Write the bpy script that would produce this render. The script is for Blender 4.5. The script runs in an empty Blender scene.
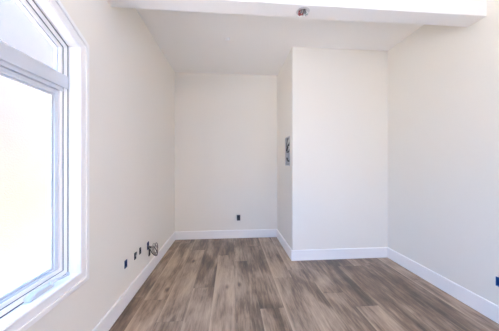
import bpy, bmesh, math, random
from mathutils import Vector, Matrix
random.seed(7)
S = bpy.context.scene
COL = S.collection

# ------------------------------------------------------------------ camera
F_PX, YAW = 222.0, math.atan(18.5 / 222.0)
cam_d = bpy.data.cameras.new('camera')
cam_d.sensor_width = 36.0
cam_d.lens = F_PX / 499.0 * 36.0
cam_d.shift_y = -1.5 / 499.0
cam_d.clip_start = 0.02
cam = bpy.data.objects.new('camera', cam_d)
cam.location = (0, 0, 1.236)
cam.rotation_euler = (math.pi / 2, 0, -YAW)
COL.objects.link(cam)
S.camera = cam

# ------------------------------------------------------------------ world (overcast bright sky), exposure
W = bpy.data.worlds.new('sky'); S.world = W; W.use_nodes = True
wn, wl = W.node_tree.nodes, W.node_tree.links
wn.clear()
w_out = wn.new('ShaderNodeOutputWorld'); w_bg = wn.new('ShaderNodeBackground')
w_tc = wn.new('ShaderNodeTexCoord'); w_sp = wn.new('ShaderNodeSeparateXYZ'); w_rp = wn.new('ShaderNodeValToRGB')
wl.new(w_tc.outputs['Generated'], w_sp.inputs[0]); wl.new(w_sp.outputs['Z'], w_rp.inputs['Fac'])
w_el = w_rp.color_ramp.elements
w_el[0].position = 0.0; w_el[0].color = (0.80, 0.80, 0.76, 1)
w_el[1].position = 0.70; w_el[1].color = (0.30, 0.95, 2.4, 1)
w_e = w_el.new(0.20); w_e.color = (0.36, 0.80, 1.65, 1)
wl.new(w_rp.outputs['Color'], w_bg.inputs['Color']); w_bg.inputs['Strength'].default_value = 4.4
wl.new(w_bg.outputs[0], w_out.inputs[0])

sun_d = bpy.data.lights.new('sun', 'SUN'); sun_d.energy = 27.0; sun_d.color = (1.0, 0.945, 0.83); sun_d.angle = 0.01
sun = bpy.data.objects.new('sun', sun_d); COL.objects.link(sun)
sun.rotation_euler = Vector((-0.10, 0.42, -0.90)).to_track_quat('-Z', 'Y').to_euler()      # high, from behind the camera
sun.location = (0, -6, 8)

S.view_settings.view_transform = 'Standard'
S.view_settings.look = 'None'
S.view_settings.exposure = 0.36
S.view_settings.gamma = 1.0
S.view_settings.use_curve_mapping = False
S.cycles.use_denoising = True
S.cycles.max_bounces = 16
S.cycles.diffuse_bounces = 12
S.cycles.transparent_max_bounces = 12
S.cycles.sample_clamp_indirect = 6.0

# room measures
XL, XR, YB, YF, YN, H = -0.918, 2.075, 3.72, 2.79, -2.60, 2.74
XC = 0.783                     # corner of the jutting-out wall
LIGHT_DOOR = (0.30, 1.00, 0.0, 2.05)  # unseen rear opening, added to let daylight in
LIGHT_WIN_L = (-1.90, 0.26, 1.00, 2.60)   # unseen opening added in the left wall for blue sky light, y0,y1,z0,z1
LIGHT_WIN_R = (-2.25, 0.05, 0.90, 2.50)    # unseen opening added in the right wall to light the left wall  # opening behind the camera x0,x1,z0,z1
WY0, WY1, WZ0 = 0.45, 1.413, 0.584    # clear window opening
SL = 0.4435
def head(y): return 1.938 + (1.413 - y) * SL

def portal(name, loc, rot, sx, sy):
    d = bpy.data.lights.new(name, 'AREA'); d.shape = 'RECTANGLE'; d.size = sx; d.size_y = sy
    d.cycles.is_portal = True
    o = bpy.data.objects.new(name, d); o.location = loc; o.rotation_euler = rot; COL.objects.link(o)
# portals only tell the renderer where the sky gets in
portal('door_daylight', ((LIGHT_DOOR[0] + LIGHT_DOOR[1]) / 2, YN - 0.14, LIGHT_DOOR[3] / 2), (math.pi / 2, 0, 0), LIGHT_DOOR[1] - LIGHT_DOOR[0], LIGHT_DOOR[3])
portal('window_daylight', (-1.06, 0.93, 1.45), (0, -math.pi / 2, 0), 1.9, 1.0)
portal('window_daylight', (XL - 0.14, (LIGHT_WIN_L[0] + LIGHT_WIN_L[1]) / 2, (LIGHT_WIN_L[2] + LIGHT_WIN_L[3]) / 2), (0, -math.pi / 2, 0), LIGHT_WIN_L[3] - LIGHT_WIN_L[2], LIGHT_WIN_L[1] - LIGHT_WIN_L[0])
portal('window_daylight', (XR + 0.14, (LIGHT_WIN_R[0] + LIGHT_WIN_R[1]) / 2, (LIGHT_WIN_R[2] + LIGHT_WIN_R[3]) / 2), (0, math.pi / 2, 0), LIGHT_WIN_R[3] - LIGHT_WIN_R[2], LIGHT_WIN_R[1] - LIGHT_WIN_R[0])

# ------------------------------------------------------------------ materials
def mat(name, col, rough=0.5, metal=0.0, spec=0.5):
    m = bpy.data.materials.new(name); m.use_nodes = True
    b = m.node_tree.nodes['Principled BSDF']
    b.inputs['Base Color'].default_value = (*col, 1); b.inputs['Roughness'].default_value = rough
    b.inputs['Metallic'].default_value = metal; b.inputs['Specular IOR Level'].default_value = spec
    return m
def bump_mat(name, col, rough, scale, strength, dist=0.002, spec=0.3, var=0.0):
    m = mat(name, col, rough, 0, spec); nt = m.node_tree; b = nt.nodes['Principled BSDF']
    tc = nt.nodes.new('ShaderNodeTexCoord'); n = nt.nodes.new('ShaderNodeTexNoise'); bp = nt.nodes.new('ShaderNodeBump')
    n.inputs['Scale'].default_value = scale; n.inputs['Detail'].default_value = 3
    nt.links.new(tc.outputs['Object'], n.inputs['Vector']); nt.links.new(n.outputs['Fac'], bp.inputs['Height'])
    bp.inputs['Strength'].default_value = strength; bp.inputs['Distance'].default_value = dist
    nt.links.new(bp.outputs['Normal'], b.inputs['Normal'])
    if var:
        n2 = nt.nodes.new('ShaderNodeTexNoise'); n2.inputs['Scale'].default_value = 2.5; n2.inputs['Detail'].default_value = 5
        nt.links.new(tc.outputs['Object'], n2.inputs['Vector'])
        r = nt.nodes.new('ShaderNodeValToRGB')
        r.color_ramp.elements[0].position = .3; r.color_ramp.elements[1].position = .7
        r.color_ramp.elements[0].color = (*[c * (1 - var) for c in col], 1); r.color_ramp.elements[1].color = (*[min(1, c * (1 + var)) for c in col], 1)
        nt.links.new(n2.outputs['Fac'], r.inputs['Fac']); nt.links.new(r.outputs['Color'], b.inputs['Base Color'])
    return m

M_WALL = bump_mat('painted_drywall', (0.862, 0.823, 0.743), 0.75, 260, 0.10, 0.001, 0.2)
M_CEIL = bump_mat('ceiling_paint', (0.935, 0.918, 0.885), 0.85, 220, 0.10, 0.001, 0.15)
M_BEAM = bump_mat('beam_paint', (0.90, 0.885, 0.86), 0.7, 220, 0.08, 0.001, 0.2)
M_TRIM = mat('white_trim_paint', (0.93, 0.91, 0.885), 0.38)
M_VINYL = mat('white_vinyl', (0.62, 0.645, 0.68), 0.32)
M_HARDW = mat('off_white_hardware', (0.60, 0.60, 0.60), 0.35)
M_GASKET = mat('grey_glazing_gasket', (0.11, 0.125, 0.135), 0.5)
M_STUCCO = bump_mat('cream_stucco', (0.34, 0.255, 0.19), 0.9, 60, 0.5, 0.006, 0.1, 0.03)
M_BOUNCE = bump_mat('bounce_wall_tan', (0.82, 0.66, 0.60), 0.9, 60, 0.5, 0.006, 0.1, 0.03)  # warm tint of the added unseen walls, colours their bounce light
M_CONC = bump_mat('pale_concrete', (0.68, 0.61, 0.54), 0.9, 30, 0.3, 0.004, 0.1, 0.06)
M_BLUE = mat('blue_plastic', (0.03, 0.12, 0.36), 0.45)
M_NAVY = mat('navy_plastic', (0.03, 0.05, 0.14), 0.45)
M_DARKP = mat('dark_plastic', (0.035, 0.033, 0.035), 0.5)
M_BROWN = mat('brown_black_plastic', (0.05, 0.04, 0.038), 0.45)
M_STEEL = mat('galvanised_steel', (0.62, 0.62, 0.62), 0.45, 0.25)
M_STEELD = mat('grey_panel_back', (0.46, 0.46, 0.46), 0.55, 0.1)
M_BLACK = mat('black_rubber', (0.02, 0.02, 0.02), 0.5)
M_RED = mat('red_insulation', (0.33, 0.035, 0.04), 0.45)
M_WHITEW = mat('white_insulation', (0.78, 0.76, 0.72), 0.45)
M_COPPER = mat('bare_copper', (0.55, 0.28, 0.16), 0.35, 0.9)
M_GREYW = mat('grey_cable_jacket', (0.20, 0.185, 0.17), 0.5)
M_TANW = mat('beige_cable_jacket', (0.36, 0.31, 0.27), 0.5)
M_GREENW = mat('green_insulation', (0.25, 0.32, 0.27), 0.5)

M_GLASS = bpy.data.materials.new('window_glass'); M_GLASS.use_nodes = True
nt = M_GLASS.node_tree; nt.nodes.clear()
go = nt.nodes.new('ShaderNodeOutputMaterial'); gm = nt.nodes.new('ShaderNodeMixShader'); gt = nt.nodes.new('ShaderNodeBsdfTransparent')
gg = nt.nodes.new('ShaderNodeBsdfGlossy'); gl = nt.nodes.new('ShaderNodeLayerWeight'); gp = nt.nodes.new('ShaderNodeMath'); gf = nt.nodes.new('ShaderNodeMath')
gt.inputs['Color'].default_value = (0.90, 0.90, 0.90, 1); gg.inputs['Roughness'].default_value = 0.02; gp.operation = 'POWER'; gp.inputs[1].default_value = 5.0; gf.operation = 'MULTIPLY_ADD'; gf.inputs[1].default_value = 0.7; gf.inputs[2].default_value = 0.02
nt.links.new(gl.outputs['Facing'], gp.inputs[0]); nt.links.new(gp.outputs[0], gf.inputs[0])
nt.links.new(gf.outputs[0], gm.inputs['Fac']); nt.links.new(gt.outputs[0], gm.inputs[1]); nt.links.new(gg.outputs[0], gm.inputs[2]); nt.links.new(gm.outputs[0], go.inputs[0])

# ---- floor: long vinyl planks running into the room
M_FLOOR = bpy.data.materials.new('wood_plank_floor'); M_FLOOR.use_nodes = True
nt = M_FLOOR.node_tree; N, LK = nt.nodes, nt.links
fb = N['Principled BSDF']
def math_n(op, a, b=None, c=None):
    n = N.new('ShaderNodeMath'); n.operation = op
    for i, v in enumerate((a, b, c)):
        if v is None: continue
        if isinstance(v, (int, float)): n.inputs[i].default_value = v
        else: LK.new(v, n.inputs[i])
    return n.outputs[0]
tc = N.new('ShaderNodeTexCoord'); sp = N.new('ShaderNodeSeparateXYZ'); LK.new(tc.outputs['Object'], sp.inputs[0])
PW, PL = 0.2075, 1.45
cx = math_n('DIVIDE', math_n('SUBTRACT', sp.outputs['X'], 0.04), PW)
ci = math_n('FLOOR', cx); cf = math_n('FRACT', cx)
wn1 = N.new('ShaderNodeTexWhiteNoise'); wn1.noise_dimensions = '1D'; LK.new(math_n('ADD', ci, 3.37), wn1.inputs['W'])
ry = math_n('ADD', math_n('DIVIDE', sp.outputs['Y'], PL), math_n('MULTIPLY', wn1.outputs['Value'], 1.0))
ri = math_n('FLOOR', ry); rf = math_n('FRACT', ry)
cmb = N.new('ShaderNodeCombineXYZ'); LK.new(ci, cmb.inputs[0]); LK.new(ri, cmb.inputs[1])
wn2 = N.new('ShaderNodeTexWhiteNoise'); wn2.noise_dimensions = '3D'; LK.new(cmb.outputs[0], wn2.inputs['Vector'])
rnd = wn2.outputs['Value']
# grain coordinates: stretched along the plank, shifted per plank
gv = N.new('ShaderNodeCombineXYZ')
LK.new(math_n('MULTIPLY', sp.outputs['X'], 1.0), gv.inputs[0]); LK.new(math_n('MULTIPLY', sp.outputs['Y'], 0.10), gv.inputs[1]); LK.new(math_n('MULTIPLY', rnd, 37.0), gv.inputs[2])
def noise(vec, scale, detail, rough=0.55, dist=0.0):
    n = N.new('ShaderNodeTexNoise'); n.inputs['Scale'].default_value = scale; n.inputs['Detail'].default_value = detail
    n.inputs['Roughness'].default_value = rough; n.inputs['Distortion'].default_value = dist
    LK.new(vec, n.inputs['Vector']); return n.outputs['Fac']
g_broad = noise(gv.outputs[0], 8.0, 5, 0.6, 1.4)
g_fine = noise(gv.outputs[0], 60.0, 5, 0.7, 0.4)
gv2 = N.new('ShaderNodeCombineXYZ')
LK.new(sp.outputs['X'], gv2.inputs[0]); LK.new(math_n('MULTIPLY', sp.outputs['Y'], 0.45), gv2.inputs[1]); LK.new(math_n('MULTIPLY', rnd, 91.0), gv2.inputs[2])
g_blot = noise(gv2.outputs[0], 4.2, 3, 0.5, 0.5)
vo = N.new('ShaderNodeTexVoronoi'); vo.inputs['Scale'].default_value = 3.4; LK.new(gv2.outputs[0], vo.inputs['Vector'])
knot = math_n('MULTIPLY', math_n('SUBTRACT', 1.0, math_n('MINIMUM', math_n('DIVIDE', vo.outputs['Distance'], 0.10), 1.0)), 0.36)
tone = math_n('ADD', math_n('MULTIPLY', g_broad, 0.72), math_n('MULTIPLY', g_fine, 0.52))
tone = math_n('ADD', tone, math_n('SUBTRACT', math_n('MULTIPLY', g_blot, 0.66), 0.385))
tone = math_n('ADD', tone, math_n('MULTIPLY', math_n('SUBTRACT', rnd, 0.5), 0.15))
tone = math_n('SUBTRACT', tone, knot)
# pale sapwood streak along one edge of some planks
seam_l = math_n('SUBTRACT', 1.0, math_n('MINIMUM', math_n('DIVIDE', math_n('ADD', cf, math_n('MULTIPLY', math_n('SUBTRACT', g_broad, 0.5), 0.25)), 0.13), 1.0))
tone = math_n('ADD', tone, math_n('MULTIPLY', math_n('MULTIPLY', math_n('MAXIMUM', seam_l, 0.0), math_n('GREATER_THAN', rnd, 0.45)), 0.20))
rp = N.new('ShaderNodeValToRGB'); LK.new(tone, rp.inputs['Fac'])
els = rp.color_ramp.elements
els[0].position = 0.35; els[0].color = (0.066, 0.040, 0.025, 1)
els[1].position = 0.80; els[1].color = (0.50, 0.375, 0.262, 1)
e = els.new(0.52); e.color = (0.205, 0.136, 0.088, 1)
e = els.new(0.63); e.color = (0.345, 0.248, 0.172, 1)
# joints: narrow pale bevel one side, dark line the other
edge_d = math_n('LESS_THAN', math_n('MULTIPLY', math_n('MINIMUM', cf, math_n('SUBTRACT', 1.0, cf)), PW), 0.0016)
edge_y = math_n('LESS_THAN', math_n('MULTIPLY', math_n('MINIMUM', rf, math_n('SUBTRACT', 1.0, rf)), PL), 0.0016)
edge = math_n('MAXIMUM', edge_d, edge_y)
mx = N.new('ShaderNodeMix'); mx.data_type = 'RGBA'; mx.blend_type = 'MIX'
LK.new(math_n('MULTIPLY', edge, 0.45), mx.inputs['Factor']); LK.new(rp.outputs['Color'], mx.inputs['A']); mx.inputs['B'].default_value = (0.06, 0.045, 0.038, 1)
LK.new(mx.outputs['Result'], fb.inputs['Base Color'])
fb.inputs['Specular IOR Level'].default_value = 0.75
LK.new(math_n('ADD', 0.27, math_n('MULTIPLY', g_fine, 0.16)), fb.inputs['Roughness'])
bp = N.new('ShaderNodeBump'); bp.inputs['Strength'].default_value = 0.12; bp.inputs['Distance'].default_value = 0.002
LK.new(math_n('SUBTRACT', g_fine, math_n('MULTIPLY', edge, 1.0)), bp.inputs['Height']); LK.new(bp.outputs['Normal'], fb.inputs['Normal'])

# ------------------------------------------------------------------ helpers
def link(name, bm, m, parent=None, bevel=0.0, smooth=False):
    bmesh.ops.recalc_face_normals(bm, faces=bm.faces[:])
    me = bpy.data.meshes.new(name); bm.to_mesh(me); bm.free()
    if isinstance(m, (list, tuple)):
        for q in m: me.materials.append(q)
    else: me.materials.append(m)
    o = bpy.data.objects.new(name, me); COL.objects.link(o)
    if smooth:
        for p in me.polygons: p.use_smooth = True
    if bevel:
        b = o.modifiers.new('bevel', 'BEVEL'); b.width = bevel; b.segments = 2; b.limit_method = 'ANGLE'
    if parent: o.parent = parent
    return o
def tag(o, label, cat, group=None, kind=None):
    o['label'] = label; o['category'] = cat
    if group: o['group'] = group
    if kind: o['kind'] = kind
    return o
def empty(name, loc=(0, 0, 0), rot=(0, 0, 0)):
    o = bpy.data.objects.new(name, None); o.empty_display_size = 0.05
    o.location = loc; o.rotation_euler = rot; COL.objects.link(o); return o
def box(bm, x0, x1, y0, y1, z0, z1):
    v = [bm.verts.new(c) for c in ((x0, y0, z0), (x1, y0, z0), (x1, y1, z0), (x0, y1, z0), (x0, y0, z1), (x1, y0, z1), (x1, y1, z1), (x0, y1, z1))]
    for f in ((0, 3, 2, 1), (4, 5, 6, 7), (0, 1, 5, 4), (1, 2, 6, 5), (2, 3, 7, 6), (3, 0, 4, 7)): bm.faces.new([v[i] for i in f])
def prism(bm, pts, axis, a0, a1):
    """pts are 2D points in the plane across `axis`; extruded from a0 to a1."""
    def P(p, a): return {0: (a, p[0], p[1]), 1: (p[0], a, p[1]), 2: (p[0], p[1], a)}[axis]
    A = [bm.verts.new(P(p, a0)) for p in pts]; B = [bm.verts.new(P(p, a1)) for p in pts]
    bm.faces.new(A); bm.faces.new(B[::-1]); n = len(pts)
    for i in range(n): bm.faces.new((A[i], A[(i + 1) % n], B[(i + 1) % n], B[i]))
def ring_prism(bm, outer, inner, axis, a0, a1):
    """frame with the outline `outer` and the hole `inner` (same number of points)."""
    def P(p, a): return {0: (a, p[0], p[1]), 1: (p[0], a, p[1]), 2: (p[0], p[1], a)}[axis]
    V = [[bm.verts.new(P(p, a)) for p in poly] for poly, a in ((outer, a0), (inner, a0), (outer, a1), (inner, a1))]
    n = len(outer)
    for i in range(n):
        j = (i + 1) % n
        bm.faces.new((V[0][i], V[0][j], V[1][j], V[1][i])); bm.faces.new((V[2][j], V[2][i], V[3][i], V[3][j]))
        bm.faces.new((V[0][j], V[0][i], V[2][i], V[2][j])); bm.faces.new((V[1][i], V[1][j], V[3][j], V[3][i]))
def slab(bm, axis, a0, a1, u0, u1, v0, v1, holes=()):
    """wall slab across `axis` with rectangular holes (u0,u1,v0,v1), clean faces only."""
    us = sorted({u0, u1, *[h[0] for h in holes], *[h[1] for h in holes]}); vs = sorted({v0, v1, *[h[2] for h in holes], *[h[3] for h in holes]})
    us = [u for u in us if u0 <= u <= u1]; vs = [v for v in vs if v0 <= v <= v1]
    def P(u, v, a): return {0: (a, u, v), 1: (u, a, v), 2: (u, v, a)}[axis]
    cache = {}
    def vt(i, j, k):
        if (i, j, k) not in cache: cache[(i, j, k)] = bm.verts.new(P(us[i], vs[j], (a0, a1)[k]))
        return cache[(i, j, k)]
    def solid(i, j):
        if i < 0 or j < 0 or i >= len(us) - 1 or j >= len(vs) - 1: return False
        c, d = (us[i] + us[i + 1]) / 2, (vs[j] + vs[j + 1]) / 2
        return not any(h[0] < c < h[1] and h[2] < d < h[3] for h in holes)
    for i in range(len(us) - 1):
        for j in range(len(vs) - 1):
            if not solid(i, j): continue
            for k in (0, 1): bm.faces.new((vt(i, j, k), vt(i + 1, j, k), vt(i + 1, j + 1, k), vt(i, j + 1, k)))
            for di, dj, p, q in ((-1, 0, (i, j), (i, j + 1)), (1, 0, (i + 1, j), (i + 1, j + 1)), (0, -1, (i, j), (i + 1, j)), (0, 1, (i, j + 1), (i + 1, j + 1))):
                if not solid(i + di, j + dj): bm.faces.new((vt(*p, 0), vt(*q, 0), vt(*q, 1), vt(*p, 1)))
def smooth_path(pts, n=6):
    pts = [Vector(p) for p in pts]; out = []
    for i in range(len(pts) - 1):
        p0 = pts[max(i - 1, 0)]; p1 = pts[i]; p2 = pts[i + 1]; p3 = pts[min(i + 2, len(pts) - 1)]
        for k in range(n):
            t = k / n
            out.append(0.5 * ((2 * p1) + (p2 - p0) * t + (2 * p0 - 5 * p1 + 4 * p2 - p3) * t * t + (3 * p1 - p0 - 3 * p2 + p3) * t ** 3))
    out.append(pts[-1]); return out
def tube(bm, pts, r, seg=8, n=6):
    path = smooth_path(pts, n); prev = None; rings = []
    up = Vector((0.13, 0.31, 0.94))
    for i, p in enumerate(path):
        d = (path[min(i + 1, len(path) - 1)] - path[max(i - 1, 0)]).normalized()
        if prev is None: a = d.cross(up).normalized()
        else: a = (prev - d * prev.dot(d)).normalized()
        prev = a; b = d.cross(a)
        rr = r(i / (len(path) - 1)) if callable(r) else r
        rings.append([bm.verts.new(p + (a * math.cos(2 * math.pi * k / seg) + b * math.sin(2 * math.pi * k / seg)) * rr) for k in range(seg)])
    for A, B in zip(rings, rings[1:]):
        for k in range(seg): bm.faces.new((A[k], A[(k + 1) % seg], B[(k + 1) % seg], B[k]))
    bm.faces.new(rings[0][::-1]); bm.faces.new(rings[-1])
def lathe(bm, prof, seg=32, c=(0, 0, 0)):
    rows = []
    for r, z in prof:
        if r < 1e-6: rows.append([bm.verts.new((c[0], c[1], c[2] + z))])
        else: rows.append([bm.verts.new((c[0] + r * math.cos(2 * math.pi * k / seg), c[1] + r * math.sin(2 * math.pi * k / seg), c[2] + z)) for k in range(seg)])
    for A, B in zip(rows, rows[1:]):
        for k in range(seg):
            k2 = (k + 1) % seg
            q = []
            for v in (A[k % len(A)], A[k2 % len(A)], B[k2 % len(B)], B[k % len(B)]):
                if v not in q: q.append(v)
            if len(q) > 2: bm.faces.new(q)
def copy_tree(o, parent=None):
    c = o.copy(); COL.objects.link(c)
    if parent: c.parent = parent
    for ch in list(o.children): copy_tree(ch, c)
    return c

# ------------------------------------------------------------------ room shell
BW, BH = 0.058, 0.094       # wall-box opening
left_boxes = [(2.025, 0.362, 0.042, 0.068), (2.214, 0.353, 0.036, 0.064), (2.332, 0.357, 0.036, 0.064), (2.545, 0.332, 0.050, 0.080)]   # y, z, width, height
T = 0.13
bm = bmesh.new()
hz = head(WY0 - 0.02) + 0.02
slab(bm, 0, XL - T, XL, YN - T, YB + T, -0.02, H, [(WY0 - 0.02, WY1 + 0.02, WZ0 - 0.02, hz), LIGHT_WIN_L] + [(y - w / 2 - .001, y + w / 2 + .001, z - h / 2 - .001, z + h / 2 + .001) for y, z, w, h in left_boxes])
y0, y1 = WY0 - 0.02, WY1 + 0.02
prism(bm, [(y0, hz), (y1, head(y1) + 0.02), (y1, hz)], 0, XL - T, XL)
tag(link('wall_left', bm, M_WALL), 'off-white painted wall with the tall window, on the left', 'wall', kind='structure')

OUT = (0.126, 0.336)
bm = bmesh.new()
slab(bm, 1, YB, YB + T, XL - T, XR + T, -0.02, H, [(OUT[0] - BW / 2, OUT[0] + BW / 2, OUT[1] - BH / 2, OUT[1] + BH / 2)])
tag(link('wall_back', bm, M_WALL), 'off-white back wall of the recess at the far end', 'wall', kind='structure')

PN = (3.025, 1.412, 0.245, 0.41)     # recessed steel panel y, z, width, height
bm = bmesh.new()
slab(bm, 0, XC, XC + T, YF + T, YB, -0.02, H, [(PN[0] - PN[2] / 2, PN[0] + PN[2] / 2, PN[1] - PN[3] / 2, PN[1] + PN[3] / 2)])
tag(link('wall_side', bm, M_WALL), 'short side wall of the recess holding the grey metal panel', 'wall', kind='structure')
bm = bmesh.new()
r = 0.012
pts = [(XR + T, YF), (XR + T, YF + T), (XC, YF + T)] + [(XC + r - r * math.cos(a), YF + r - r * math.sin(a)) for a in [math.pi / 2 * k / 6 for k in range(7)]]
prism(bm, pts, 2, -0.02, H)
tag(link('wall_front', bm, M_WALL), 'bright white wall facing the camera, right of the recess', 'wall', kind='structure')

RB = (1.552, 0.318)
bm = bmesh.new()
slab(bm, 0, XR, XR + T, YN - T, YF, -0.02, H, [(RB[0] - .026, RB[0] + .026, RB[1] - .036, RB[1] + .036), LIGHT_WIN_R])
tag(link('wall_right', bm, M_WALL), 'plain white wall along the right side', 'wall', kind='structure')
bm = bmesh.new()
slab(bm, 1, YN - T, YN, XL, XR, -0.02, H, [(LIGHT_DOOR[0], LIGHT_DOOR[1], -0.02, LIGHT_DOOR[3])])
tag(link('wall_rear', bm, M_WALL), 'wall with the door opening added for daylight, behind the camera', 'wall', kind='structure')

bm = bmesh.new(); box(bm, XL - T, XR + T, YN - T, YB + T, -0.12, 0.0)
tag(link('floor', bm, M_FLOOR), 'grey-brown wood plank floor running towards the recess', 'floor', kind='structure')
bm = bmesh.new(); box(bm, XL - T, XR + T, YN - T, YB + T, H, H + 0.12)
tag(link('ceiling', bm, M_CEIL), 'smooth white ceiling beyond the beam', 'ceiling', kind='structure')

# dropped beam across the room, with the opening for the junction box
BY0, BY1, BZ = 1.640, 1.788, 2.44
JB = (0.566, 1.712)
bm = bmesh.new()
slab(bm, 2, BZ, H, XL, XR, BY0, BY1, [(JB[0] - 0.036, JB[0] + 0.036, JB[1] - 0.036, JB[1] + 0.036)])
tag(link('ceiling_beam', bm, M_BEAM, bevel=0.004), 'white boxed beam crossing below the ceiling', 'beam', kind='structure')

# baseboards
BBH, BBT = 0.132, 0.015
def bb_prof(h=BBH, t=BBT): return [(0, 0.0005), (t, 0.0005), (t, h - 0.006), (t - 0.003, h - 0.001), (t - 0.006, h), (0, h)]
def baseboard(name, axis, base, sgn, a0, a1, label):
    bm = bmesh.new(); p = [(base + sgn * d, z) for d, z in bb_prof()]
    prism(bm, p, axis, a0, a1)
    tag(link(name, bm, M_TRIM), label, 'baseboard', kind='structure')
baseboard('baseboard_left', 1, XL, 1, YN, YB - BBT, 'white baseboard along the wall below the window')
baseboard('baseboard_back', 0, YB, -1, XL, XC, 'white baseboard across the back of the recess')
baseboard('baseboard_side', 1, XC, -1, YF - BBT, YB - BBT, 'white baseboard on the short side wall of the recess')
baseboard('baseboard_front', 0, YF, -1, XC, XR - BBT, 'white baseboard below the wall facing the camera')
baseboard('baseboard_right', 1, XR, -1, YN, YF, 'white baseboard along the right wall')
baseboard('baseboard_rear', 0, YN, 1, LIGHT_DOOR[1] + 0.09, XR - BBT, 'white baseboard behind the camera')

# rear opening added out of view to let daylight in
d = empty('light_opening_rear', ((LIGHT_DOOR[0] + LIGHT_DOOR[1]) / 2, YN, 0)); tag(d, 'cased opening added behind the camera to let daylight in', 'door', kind='structure')
bm = bmesh.new()
for a, b_, c, e_ in ((LIGHT_DOOR[0] - 0.085, LIGHT_DOOR[0], 0.001, LIGHT_DOOR[3] + 0.085), (LIGHT_DOOR[1], LIGHT_DOOR[1] + 0.085, 0.001, LIGHT_DOOR[3] + 0.085), (LIGHT_DOOR[0], LIGHT_DOOR[1], LIGHT_DOOR[3], LIGHT_DOOR[3] + 0.085)):
    box(bm, a - d.location.x, b_ - d.location.x, 0.0, 0.018, c, e_)
link('rear_opening_casing', bm, M_TRIM, d)

for nm, wx, sg, (a, b_, c, e_), lb in (('light_opening_left', XL, 1, LIGHT_WIN_L, 'unseen opening added in the left wall behind the camera for blue sky light'), ('light_opening_right', XR, -1, LIGHT_WIN_R, 'unseen opening added in the right wall behind the camera for side light')):  # side openings added out of view as extra daylight sources
    wo = empty(nm, (wx, (a + b_) / 2, (c + e_) / 2)); tag(wo, lb, 'window', kind='structure')
    bm = bmesh.new(); hw, hh = (b_ - a) / 2, (e_ - c) / 2
    ring_prism(bm, [(hw + .08, -hh - .08), (hw + .08, hh + .08), (-hw - .08, hh + .08), (-hw - .08, -hh - .08)], [(hw, -hh), (hw, hh), (-hw, hh), (-hw, -hh)], 0, 0, sg * 0.018)
    link('opening_casing', bm, M_TRIM, wo)

# ------------------------------------------------------------------ window
win = empty('window_1', (XL, WY1, WZ0)); tag(win, 'tall white window with raked top pane above a crank-out sash', 'window', kind='structure')
def wp(o): o.matrix_parent_inverse = win.matrix_world.inverted() if False else Matrix.Translation(-win.location); return o
def trap(y0, y1, z0, zoff): return [(y1, z0), (y1, head(y1) + zoff), (y0, head(y0) + zoff), (y0, z0)]
def trapo(d_in):   # opening outline moved inwards by d_in (negative: outwards)
    k = math.hypot(1, SL)
    return [(WY1 - d_in, WZ0 + d_in), (WY1 - d_in, head(WY1 - d_in) - d_in * k), (WY0 + d_in, head(WY0 + d_in) - d_in * k), (WY0 + d_in, WZ0 + d_in)]
# casing: flat board with a stepped outer band
bm = bmesh.new()
ring_prism(bm, trapo(-0.078), trapo(0.0), 0, XL, XL + 0.014)
ring_prism(bm, trapo(-0.078), trapo(-0.052), 0, XL + 0.014, XL + 0.022)
ring_prism(bm, trapo(-0.016), trapo(-0.004), 0, XL + 0.014, XL + 0.018)
wp(link('casing', bm, M_TRIM, win, bevel=0.002))
# jamb lining
bm = bmesh.new(); ring_prism(bm, trapo(-0.018), trapo(0.0), 0, XL - T + 0.005, XL)
wp(link('jamb', bm, M_TRIM, win))
# fixed outer frame, two steps
XFR = -0.971
bm = bmesh.new()
ring_prism(bm, trapo(0.0), trapo(0.030), 0, XFR - 0.04, XFR)
ring_prism(bm, trapo(0.030), trapo(0.052), 0, XFR - 0.04, XFR - 0.008)
wp(link('window_frame', bm, M_TRIM, win, bevel=0.002))
bm = bmesh.new(); ring_prism(bm, trapo(0.0), trapo(0.005), 0, XFR - 0.01, XFR + 0.002); ring_prism(bm, trapo(0.0285), trapo(0.032), 0, XFR - 0.01, XFR - 0.004)  # outer ring in gasket grey stands for the shadow gap against the jamb
wp(link('weatherstrip_shadow_line', bm, M_GASKET, win))
# transom bar
ZB0, ZB1 = 1.664, 1.756
bm = bmesh.new(); box(bm, -1.03, XFR + 0.006, WY0 + 0.001, WY1 - 0.006, ZB0 + 0.016, ZB1)
box(bm, -1.03, XFR - 0.004, WY0 + 0.03, WY1 - 0.03, ZB0 - 0.006, ZB0 + 0.016)
wp(link('transom_bar', bm, M_VINYL, win, bevel=0.003))
# lower casement sash
def rect(y0, y1, z0, z1, i): return [(y1 - i, z0 + i), (y1 - i, z1 - i), (y0 + i, z1 - i), (y0 + i, z0 + i)]
sy0, sy1, sz0, sz1 = WY0 + 0.052, WY1 - 0.058, WZ0 + 0.036, ZB0 - 0.008
sash = empty('sash', win.location); sash.parent = win; sash.location = (0, 0, 0)
def wp2(o, par): o.parent = par; o.matrix_parent_inverse = Matrix.Translation(-win.location); return o
bm = bmesh.new()
ring_prism(bm, rect(sy0, sy1, sz0, sz1, 0), rect(sy0, sy1, sz0, sz1, 0.024), 0, -1.009, -0.984)
ring_prism(bm, rect(sy0, sy1, sz0, sz1, 0.024), rect(sy0, sy1, sz0, sz1, 0.038), 0, -1.009, -0.992)
COL.objects.unlink(sash); bpy.data.objects.remove(sash)
sash = wp(link('sash', bm, M_VINYL, win, bevel=0.002))
bm = bmesh.new(); ring_prism(bm, rect(sy0, sy1, sz0, sz1, 0.038), rect(sy0, sy1, sz0, sz1, 0.047), 0, -1.009, -0.996)
wp2(link('gasket', bm, M_GASKET), sash)
bm = bmesh.new(); ring_prism(bm, rect(sy0, sy1, sz0, sz1, -0.006), rect(sy0, sy1, sz0, sz1, 0.0), 0, -1.009, -0.990)
wp2(link('weatherstrip_shadow_line', bm, M_GASKET), sash)
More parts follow.
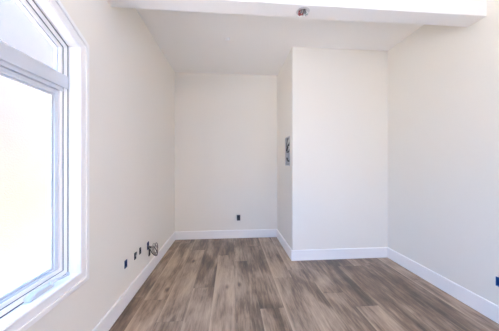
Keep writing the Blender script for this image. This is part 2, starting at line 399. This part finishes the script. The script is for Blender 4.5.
bm = bmesh.new(); box(bm, -1.004, -0.9985, sy0 + 0.045, sy1 - 0.045, sz0 + 0.045, sz1 - 0.045)
wp2(link('glass_pane', bm, M_GLASS), sash)
# upper fixed pane
def trapu(i):
    k = math.hypot(1, SL); a = 0.052 + i; b_ = WY1 - a; c = WY0 + a
    return [(b_, ZB1 + i), (b_, head(b_) - a * k), (c, head(c) - a * k), (c, ZB1 + i)]
bm = bmesh.new(); ring_prism(bm, trapu(0.0), trapu(0.008), 0, -1.009, -0.988)
ub = wp(link('glazing_bead', bm, M_VINYL, win))
bm = bmesh.new(); ring_prism(bm, trapu(0.008), trapu(0.016), 0, -1.009, -0.994)
wp2(link('gasket', bm, M_GASKET), ub)
bm = bmesh.new(); prism(bm, trapu(0.014), 0, -1.004, -0.9985)
wp(link('glass_pane', bm, M_GLASS, win))
# crank operator on the bottom frame: cover, folded handle with knob
bm = bmesh.new()
hy0, hy1, zc = 1.12, 1.265, WZ0
prof = [(hy0, zc + 0.001), (hy1, zc + 0.001), (hy1 - 0.004, zc + 0.017), (hy1 - 0.03, zc + 0.026), (hy0 + 0.035, zc + 0.030), (hy0 + 0.008, zc + 0.022)]
prism(bm, prof, 0, XFR + 0.001, XFR + 0.034)
cov = wp(link('crank_cover', bm, M_HARDW, win, bevel=0.006))
bm = bmesh.new()
tube(bm, [(XFR + 0.026, 1.262, zc + 0.022), (XFR + 0.032, 1.285, zc + 0.026), (XFR + 0.036, 1.32, zc + 0.020), (XFR + 0.036, 1.365, zc + 0.016)], lambda t: 0.0075 - 0.002 * t, 10)
tube(bm, [(XFR + 0.026, 1.250, zc + 0.014), (XFR + 0.026, 1.258, zc + 0.03)], 0.011, 12)
wp(link('crank_handle', bm, M_HARDW, win, smooth=True))
bm = bmesh.new()
tube(bm, [(XFR + 0.036, 1.358, zc + 0.012), (XFR + 0.036, 1.360, zc + 0.030)], lambda t: 0.009 - 0.002 * t, 12)
wp(link('crank_knob', bm, M_HARDW, win, smooth=True))

# ------------------------------------------------------------------ outside: neighbour's stucco wall and ground
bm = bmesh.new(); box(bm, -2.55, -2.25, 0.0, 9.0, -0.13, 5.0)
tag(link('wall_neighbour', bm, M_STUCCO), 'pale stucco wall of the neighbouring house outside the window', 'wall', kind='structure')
bm = bmesh.new(); box(bm, XR + 3.4, XR + 3.6, -7.0, 5.0, -0.13, 4.5)  # wall added out of view to block sky and bounce warm light
tag(link('wall_bounce_right', bm, M_BOUNCE), 'added tan wall outside on the right, unseen, blocking sky and bouncing warm light', 'wall', kind='structure')
bm = bmesh.new(); box(bm, -0.9, XR + 3.4, -7.2, -7.0, -0.13, 4.0)  # wall added out of view to keep blue sky from the rear opening
tag(link('wall_skyblock_rear', bm, M_BOUNCE), 'added tan wall outside the rear opening, unseen, blocking blue sky light', 'wall', kind='structure')
bm = bmesh.new(); box(bm, -1.0, XR + T + 0.9, YN - T - 0.8, YN - T, H + 0.02, H + 0.16); box(bm, XR + T, XR + T + 0.9, YN - T, 3.0, H + 0.02, H + 0.16)  # overhang added out of view to shade the openings from high sky
tag(link('overhang_skyblock', bm, M_TRIM), 'added white overhang outside, unseen, keeping high sky light off the openings', 'roof', kind='structure')
bm = bmesh.new(); box(bm, -9, 9, -14, 9, -0.26, -0.13)
tag(link('ground', bm, M_CONC), 'pale concrete ground outside the house', 'ground', kind='structure')

# ------------------------------------------------------------------ wall boxes.  Local frame: x across, y into the wall, z up, origin at the opening's centre
def box_shell(par, m, w=0.056, h=0.092, depth=0.055, t=0.004, proud=0.004):
    bm = bmesh.new()
    ring_prism(bm, [(w / 2, -h / 2), (w / 2, h / 2), (-w / 2, h / 2), (-w / 2, -h / 2)], [(w / 2 - t, -h / 2 + t), (w / 2 - t, h / 2 - t), (-w / 2 + t, h / 2 - t), (-w / 2 + t, -h / 2 + t)], 1, -proud, depth)
    box(bm, -w / 2, w / 2, depth - 0.004, depth, -h / 2, h / 2)
    for s in (-1, 1):   # screw lugs
        box(bm, -0.008, 0.008, -0.001, 0.006, s * (h / 2 - t) - (0.009 if s > 0 else 0), s * (h / 2 - t) + (0 if s > 0 else 0.009))
    return link('box_shell', bm, m, par)
def wires(par, specs):
    for m, r_, pts in specs:
        bm = bmesh.new(); tube(bm, pts, r_, 8); link('wire', bm, m, par, smooth=True)
def receptacle(par, m, k=1.0):
    bm = bmesh.new(); box(bm, -0.021 * k, 0.021 * k, 0.004, 0.03, -0.036 * k, 0.036 * k)
    o = link('outlet_body', bm, m, par, bevel=0.002)
    for s in (-1, 1):
        bm = bmesh.new()
        pr = [(k * 0.0165 * math.cos(a), k * (s * 0.0195 + max(-0.0135, min(0.0135, 0.0165 * math.sin(a))))) for a in [2 * math.pi * q / 24 for q in range(24)]]
        prism(bm, pr, 1, -0.001, 0.006); f = link('outlet_face', bm, m, o)
    return o
ROT_L = (0, 0, math.pi / 2)      # local -y looks into the room from the left wall: +x
def at_left(y, z): return (XL, y, z)

# 1: blue box nearest the window
b1 = empty('electrical_box', at_left(*left_boxes[0][:2]), ROT_L)
box_shell(b1, M_NAVY, *left_boxes[0][2:])
wires(b1, [(M_BLACK, 0.003, [(-0.008, 0.05, 0.016), (-0.009, 0.02, 0.010), (0.004, 0.012, -0.01), (0.0, 0.03, -0.02)]),
           (M_NAVY, 0.003, [(0.008, 0.05, 0.016), (0.010, 0.016, 0.0), (-0.004, 0.018, -0.014), (-0.006, 0.045, -0.018)])])
tag(b1, 'open blue electrical box on the left wall, nearest to the window', 'electrical box', 'open electrical boxes low on the left wall')
# 2: dark box with a short cable tail
b2 = empty('electrical_box', at_left(*left_boxes[1][:2]), ROT_L)
box_shell(b2, M_DARKP, *left_boxes[1][2:])
wires(b2, [(M_GREYW, 0.0045, [(0.004, 0.045, -0.02), (0.005, 0.010, -0.012), (0.010, -0.006, 0.008), (0.013, -0.010, 0.036)]),
           (M_TANW, 0.003, [(-0.006, 0.045, -0.02), (-0.007, 0.012, -0.014), (-0.004, 0.012, 0.012), (-0.006, 0.04, 0.018)])])
tag(b2, 'dark electrical box with a cable tail, between the first blue box and the outlet', 'electrical box', 'open electrical boxes low on the left wall')
# 3: bare duplex outlet
b3 = empty('power_outlet', at_left(*left_boxes[2][:2]), ROT_L)
box_shell(b3, M_DARKP, *left_boxes[2][2:]); receptacle(b3, M_BROWN, 0.70)
tag(b3, 'dark uncovered outlet on the left wall, third box from the window', 'outlet')
# 4: blue box with coiled cables
b4 = empty('electrical_box', at_left(*left_boxes[3][:2]), ROT_L)
box_shell(b4, M_NAVY, *left_boxes[3][2:])
def coil(c, r0, turns, ph, tilt, squash=1.0):
    pts = []
    n = int(turns * 10)
    for k in range(n + 1):
        a = ph + 2 * math.pi * k / 10
        rr = r0 * (1 + 0.07 * math.sin(a * 1.7 + ph))
        pts.append((c[0] + rr * math.cos(a) * squash, c[1] - 0.012 * k / n * turns + tilt * rr * math.sin(a), c[2] + rr * math.sin(a)))
    return pts
C4 = (0.035, -0.060, -0.055)
wires(b4, [(M_TANW, 0.0055, [(0.0, 0.045, -0.02), (0.004, 0.0, -0.02), (0.012, -0.03, -0.02)] + coil(C4, 0.056, 1.3, 2.2, 0.45)),
           (M_GREYW, 0.0048, [(0.006, 0.045, 0.0), (0.008, -0.004, -0.008), (0.014, -0.045, -0.02)] + coil((0.06, -0.062, -0.05), 0.052, 1.1, 2.4, 0.15)),
           (M_BROWN, 0.0050, [(-0.004, 0.045, 0.0), (-0.002, 0.0, -0.015), (0.010, -0.05, -0.03)] + coil((0.015, -0.055, -0.065), 0.050, 0.8, 2.0, 0.7)),
           (M_BLACK, 0.0065, [(-0.006, 0.045, 0.02), (-0.004, 0.005, -0.01), (-0.004, -0.016, -0.05), (-0.008, -0.018, -0.09), (-0.002, -0.014, -0.115)]),
           (M_GREYW, 0.0060, [(0.008, 0.045, -0.02), (0.010, 0.0, -0.035), (0.008, -0.018, -0.07), (0.004, -0.02, -0.108)])])
tag(b4, 'blue electrical box with loops of grey cable hanging out, on the left wall', 'electrical box', 'open electrical boxes low on the left wall')
# right wall box at the picture's edge
b5 = empty('electrical_box', (XR, RB[0], RB[1]), (0, 0, -math.pi / 2))
box_shell(b5, M_BLUE, 0.050, 0.070)
wires(b5, [(M_WHITEW, 0.003, [(-0.010, 0.05, 0.02), (-0.012, 0.02, 0.012), (0.004, 0.014, -0.01), (0.0, 0.035, -0.025)]),
           (M_BLUE, 0.003, [(0.010, 0.05, 0.02), (0.014, 0.018, 0.0), (-0.004, 0.02, -0.016), (-0.006, 0.045, -0.02)])])
tag(b5, 'bright blue electrical box low on the right wall above the baseboard', 'electrical box')
# back wall outlet
b6 = empty('power_outlet', (OUT[0], YB, OUT[1]))
box_shell(b6, M_DARKP); receptacle(b6, M_BROWN)
tag(b6, 'dark outlet without cover in the middle of the far back wall', 'outlet')

# ------------------------------------------------------------------ recessed steel panel on the side wall. local x -> towards the camera
pn = empty('wall_panel', (XC, PN[0], PN[1]), (0, 0, -math.pi / 2))   # local y into the wall (+X world), local x = -Y world
w, h, dp = PN[2] - 0.004, PN[3] - 0.004, 0.055
bm = bmesh.new()
def R4(a, b_): return [(a, -b_), (a, b_), (-a, b_), (-a, -b_)]
ring_prism(bm, R4(w / 2, h / 2), R4(w / 2 - 0.003, h / 2 - 0.003), 1, -0.003, dp)
box(bm, -w / 2, w / 2, dp - 0.003, dp, -h / 2, h / 2)
ring_prism(bm, R4(w / 2, h / 2), R4(w / 2 - 0.014, h / 2 - 0.014), 1, -0.004, -0.001)
link('cabinet', bm, M_STEEL, pn)
bm = bmesh.new(); box(bm, -0.085, 0.085, 0.034, dp - 0.004, -0.11, -0.02)
blk = link('breaker_block', bm, M_STEELD, pn, bevel=0.003)
for i in range(3):
    for sd in (-1, 1):
        bm = bmesh.new(); box(bm, sd * 0.036 - 0.03, sd * 0.036 + 0.03, 0.022, 0.0345, -0.038 - i * 0.027 - 0.011, -0.038 - i * 0.027 + 0.011)
        link('breaker', bm, M_STEELD, blk, bevel=0.002)
for m, r_, pts in [(M_BLACK, 0.011, [(0.10, 0.03, 0.19), (0.09, 0.014, 0.13), (0.03, 0.010, 0.09), (-0.06, 0.010, 0.05), (-0.10, 0.014, 0.01)]),
                   (M_BLACK, 0.010, [(0.09, 0.02, 0.14), (0.10, 0.012, 0.05), (0.05, 0.010, 0.005), (-0.03, 0.012, -0.01), (-0.10, 0.016, -0.005)]),
                   (M_GREYW, 0.009, [(-0.08, 0.03, 0.19), (-0.10, 0.016, 0.12), (-0.095, 0.014, 0.06)]),
                   (M_WHITEW, 0.008, [(-0.02, 0.03, 0.19), (-0.04, 0.016, 0.12), (0.03, 0.012, 0.05), (0.09, 0.016, -0.02)]),
                   (M_BLACK, 0.010, [(0.10, 0.016, -0.10), (0.06, 0.010, -0.13), (0.0, 0.010, -0.135), (-0.06, 0.012, -0.12), (-0.10, 0.016, -0.09)]),
                   (M_STEEL, 0.009, [(-0.10, 0.03, -0.19), (-0.06, 0.014, -0.165), (0.05, 0.014, -0.17), (0.09, 0.03, -0.19)])]:
    bm = bmesh.new(); tube(bm, pts, r_, 8); link('wire', bm, m, pn, smooth=True)
tag(pn, 'open grey metal wiring panel set in the side wall of the recess', 'electrical panel')

# ------------------------------------------------------------------ round cap on the ceiling
cap = empty('ceiling_cap', (-0.043, 2.69, H))
bm = bmesh.new(); lathe(bm, [(0.0, -0.019), (0.024, -0.018), (0.028, -0.015), (0.028, -0.005), (0.0, -0.005)])
link('cap_disc', bm, M_TRIM, cap, smooth=False)
bm = bmesh.new(); lathe(bm, [(0.0, 0.0), (0.040, 0.0), (0.040, -0.003), (0.036, -0.0055), (0.0, -0.0055)])
link('rim', bm, M_TRIM, cap)
tag(cap, 'small round white cap on the ceiling above the recess', 'ceiling cap')

# ------------------------------------------------------------------ junction box with loose wires below the beam
jb = empty('junction_box', (JB[0], JB[1], BZ))
bm = bmesh.new()
lathe(bm, [(0.0, 0.045), (0.034, 0.045), (0.034, -0.002), (0.0500, -0.002), (0.0515, -0.001), (0.0515, 0.0), (0.0355, 0.0), (0.0355, 0.047), (0.0, 0.047)], 32)
link('box_shell', bm, M_STEEL, jb)
def jw(m, r_, pts):
    bm = bmesh.new(); tube(bm, pts, r_, 8); link('wire', bm, m, jb, smooth=True)
jw(M_RED, 0.0032, [(-0.012, 0.0, 0.042), (-0.020, -0.004, 0.006), (-0.034, -0.008, -0.016), (-0.022, -0.012, -0.032), (-0.006, -0.008, -0.016)])
jw(M_BLACK, 0.0034, [(-0.004, 0.004, 0.042), (-0.008, 0.006, 0.004), (-0.026, 0.004, -0.022), (-0.012, -0.006, -0.034), (0.0, 0.004, -0.018)])
jw(M_RED, 0.0030, [(-0.018, 0.01, 0.042), (-0.028, 0.010, 0.002), (-0.036, 0.0, -0.026), (-0.026, -0.01, -0.042)])
jw(M_WHITEW, 0.0034, [(0.0, 0.0, 0.042), (-0.006, -0.008, 0.0), (-0.018, -0.012, -0.034), (-0.020, -0.008, -0.058)])
jw(M_GREENW, 0.0032, [(0.012, 0.004, 0.042), (0.020, 0.002, 0.004), (0.036, -0.004, -0.014), (0.030, -0.010, -0.030), (0.016, -0.006, -0.020)])
jw(M_WHITEW, 0.0034, [(0.016, -0.006, 0.042), (0.022, -0.010, 0.002), (0.040, -0.004, -0.020), (0.024, 0.004, -0.034), (0.012, 0.0, -0.018)])
jw(M_COPPER, 0.0020, [(0.004, 0.008, 0.042), (0.006, 0.010, 0.0), (-0.008, 0.004, -0.028), (-0.018, 0.0, -0.036)])
jw(M_GREYW, 0.0032, [(0.010, -0.012, 0.042), (0.012, -0.014, 0.002), (0.020, -0.014, -0.026), (0.018, -0.010, -0.042)])
bm = bmesh.new(); tube(bm, [(-0.010, -0.009, -0.030), (-0.026, -0.011, -0.038)], lambda t: 0.0075 - 0.003 * t, 10)
link('wire_nut', bm, M_RED, jb, smooth=True)
tag(jb, 'round junction box with loose red, black and white wires under the beam', 'junction box')
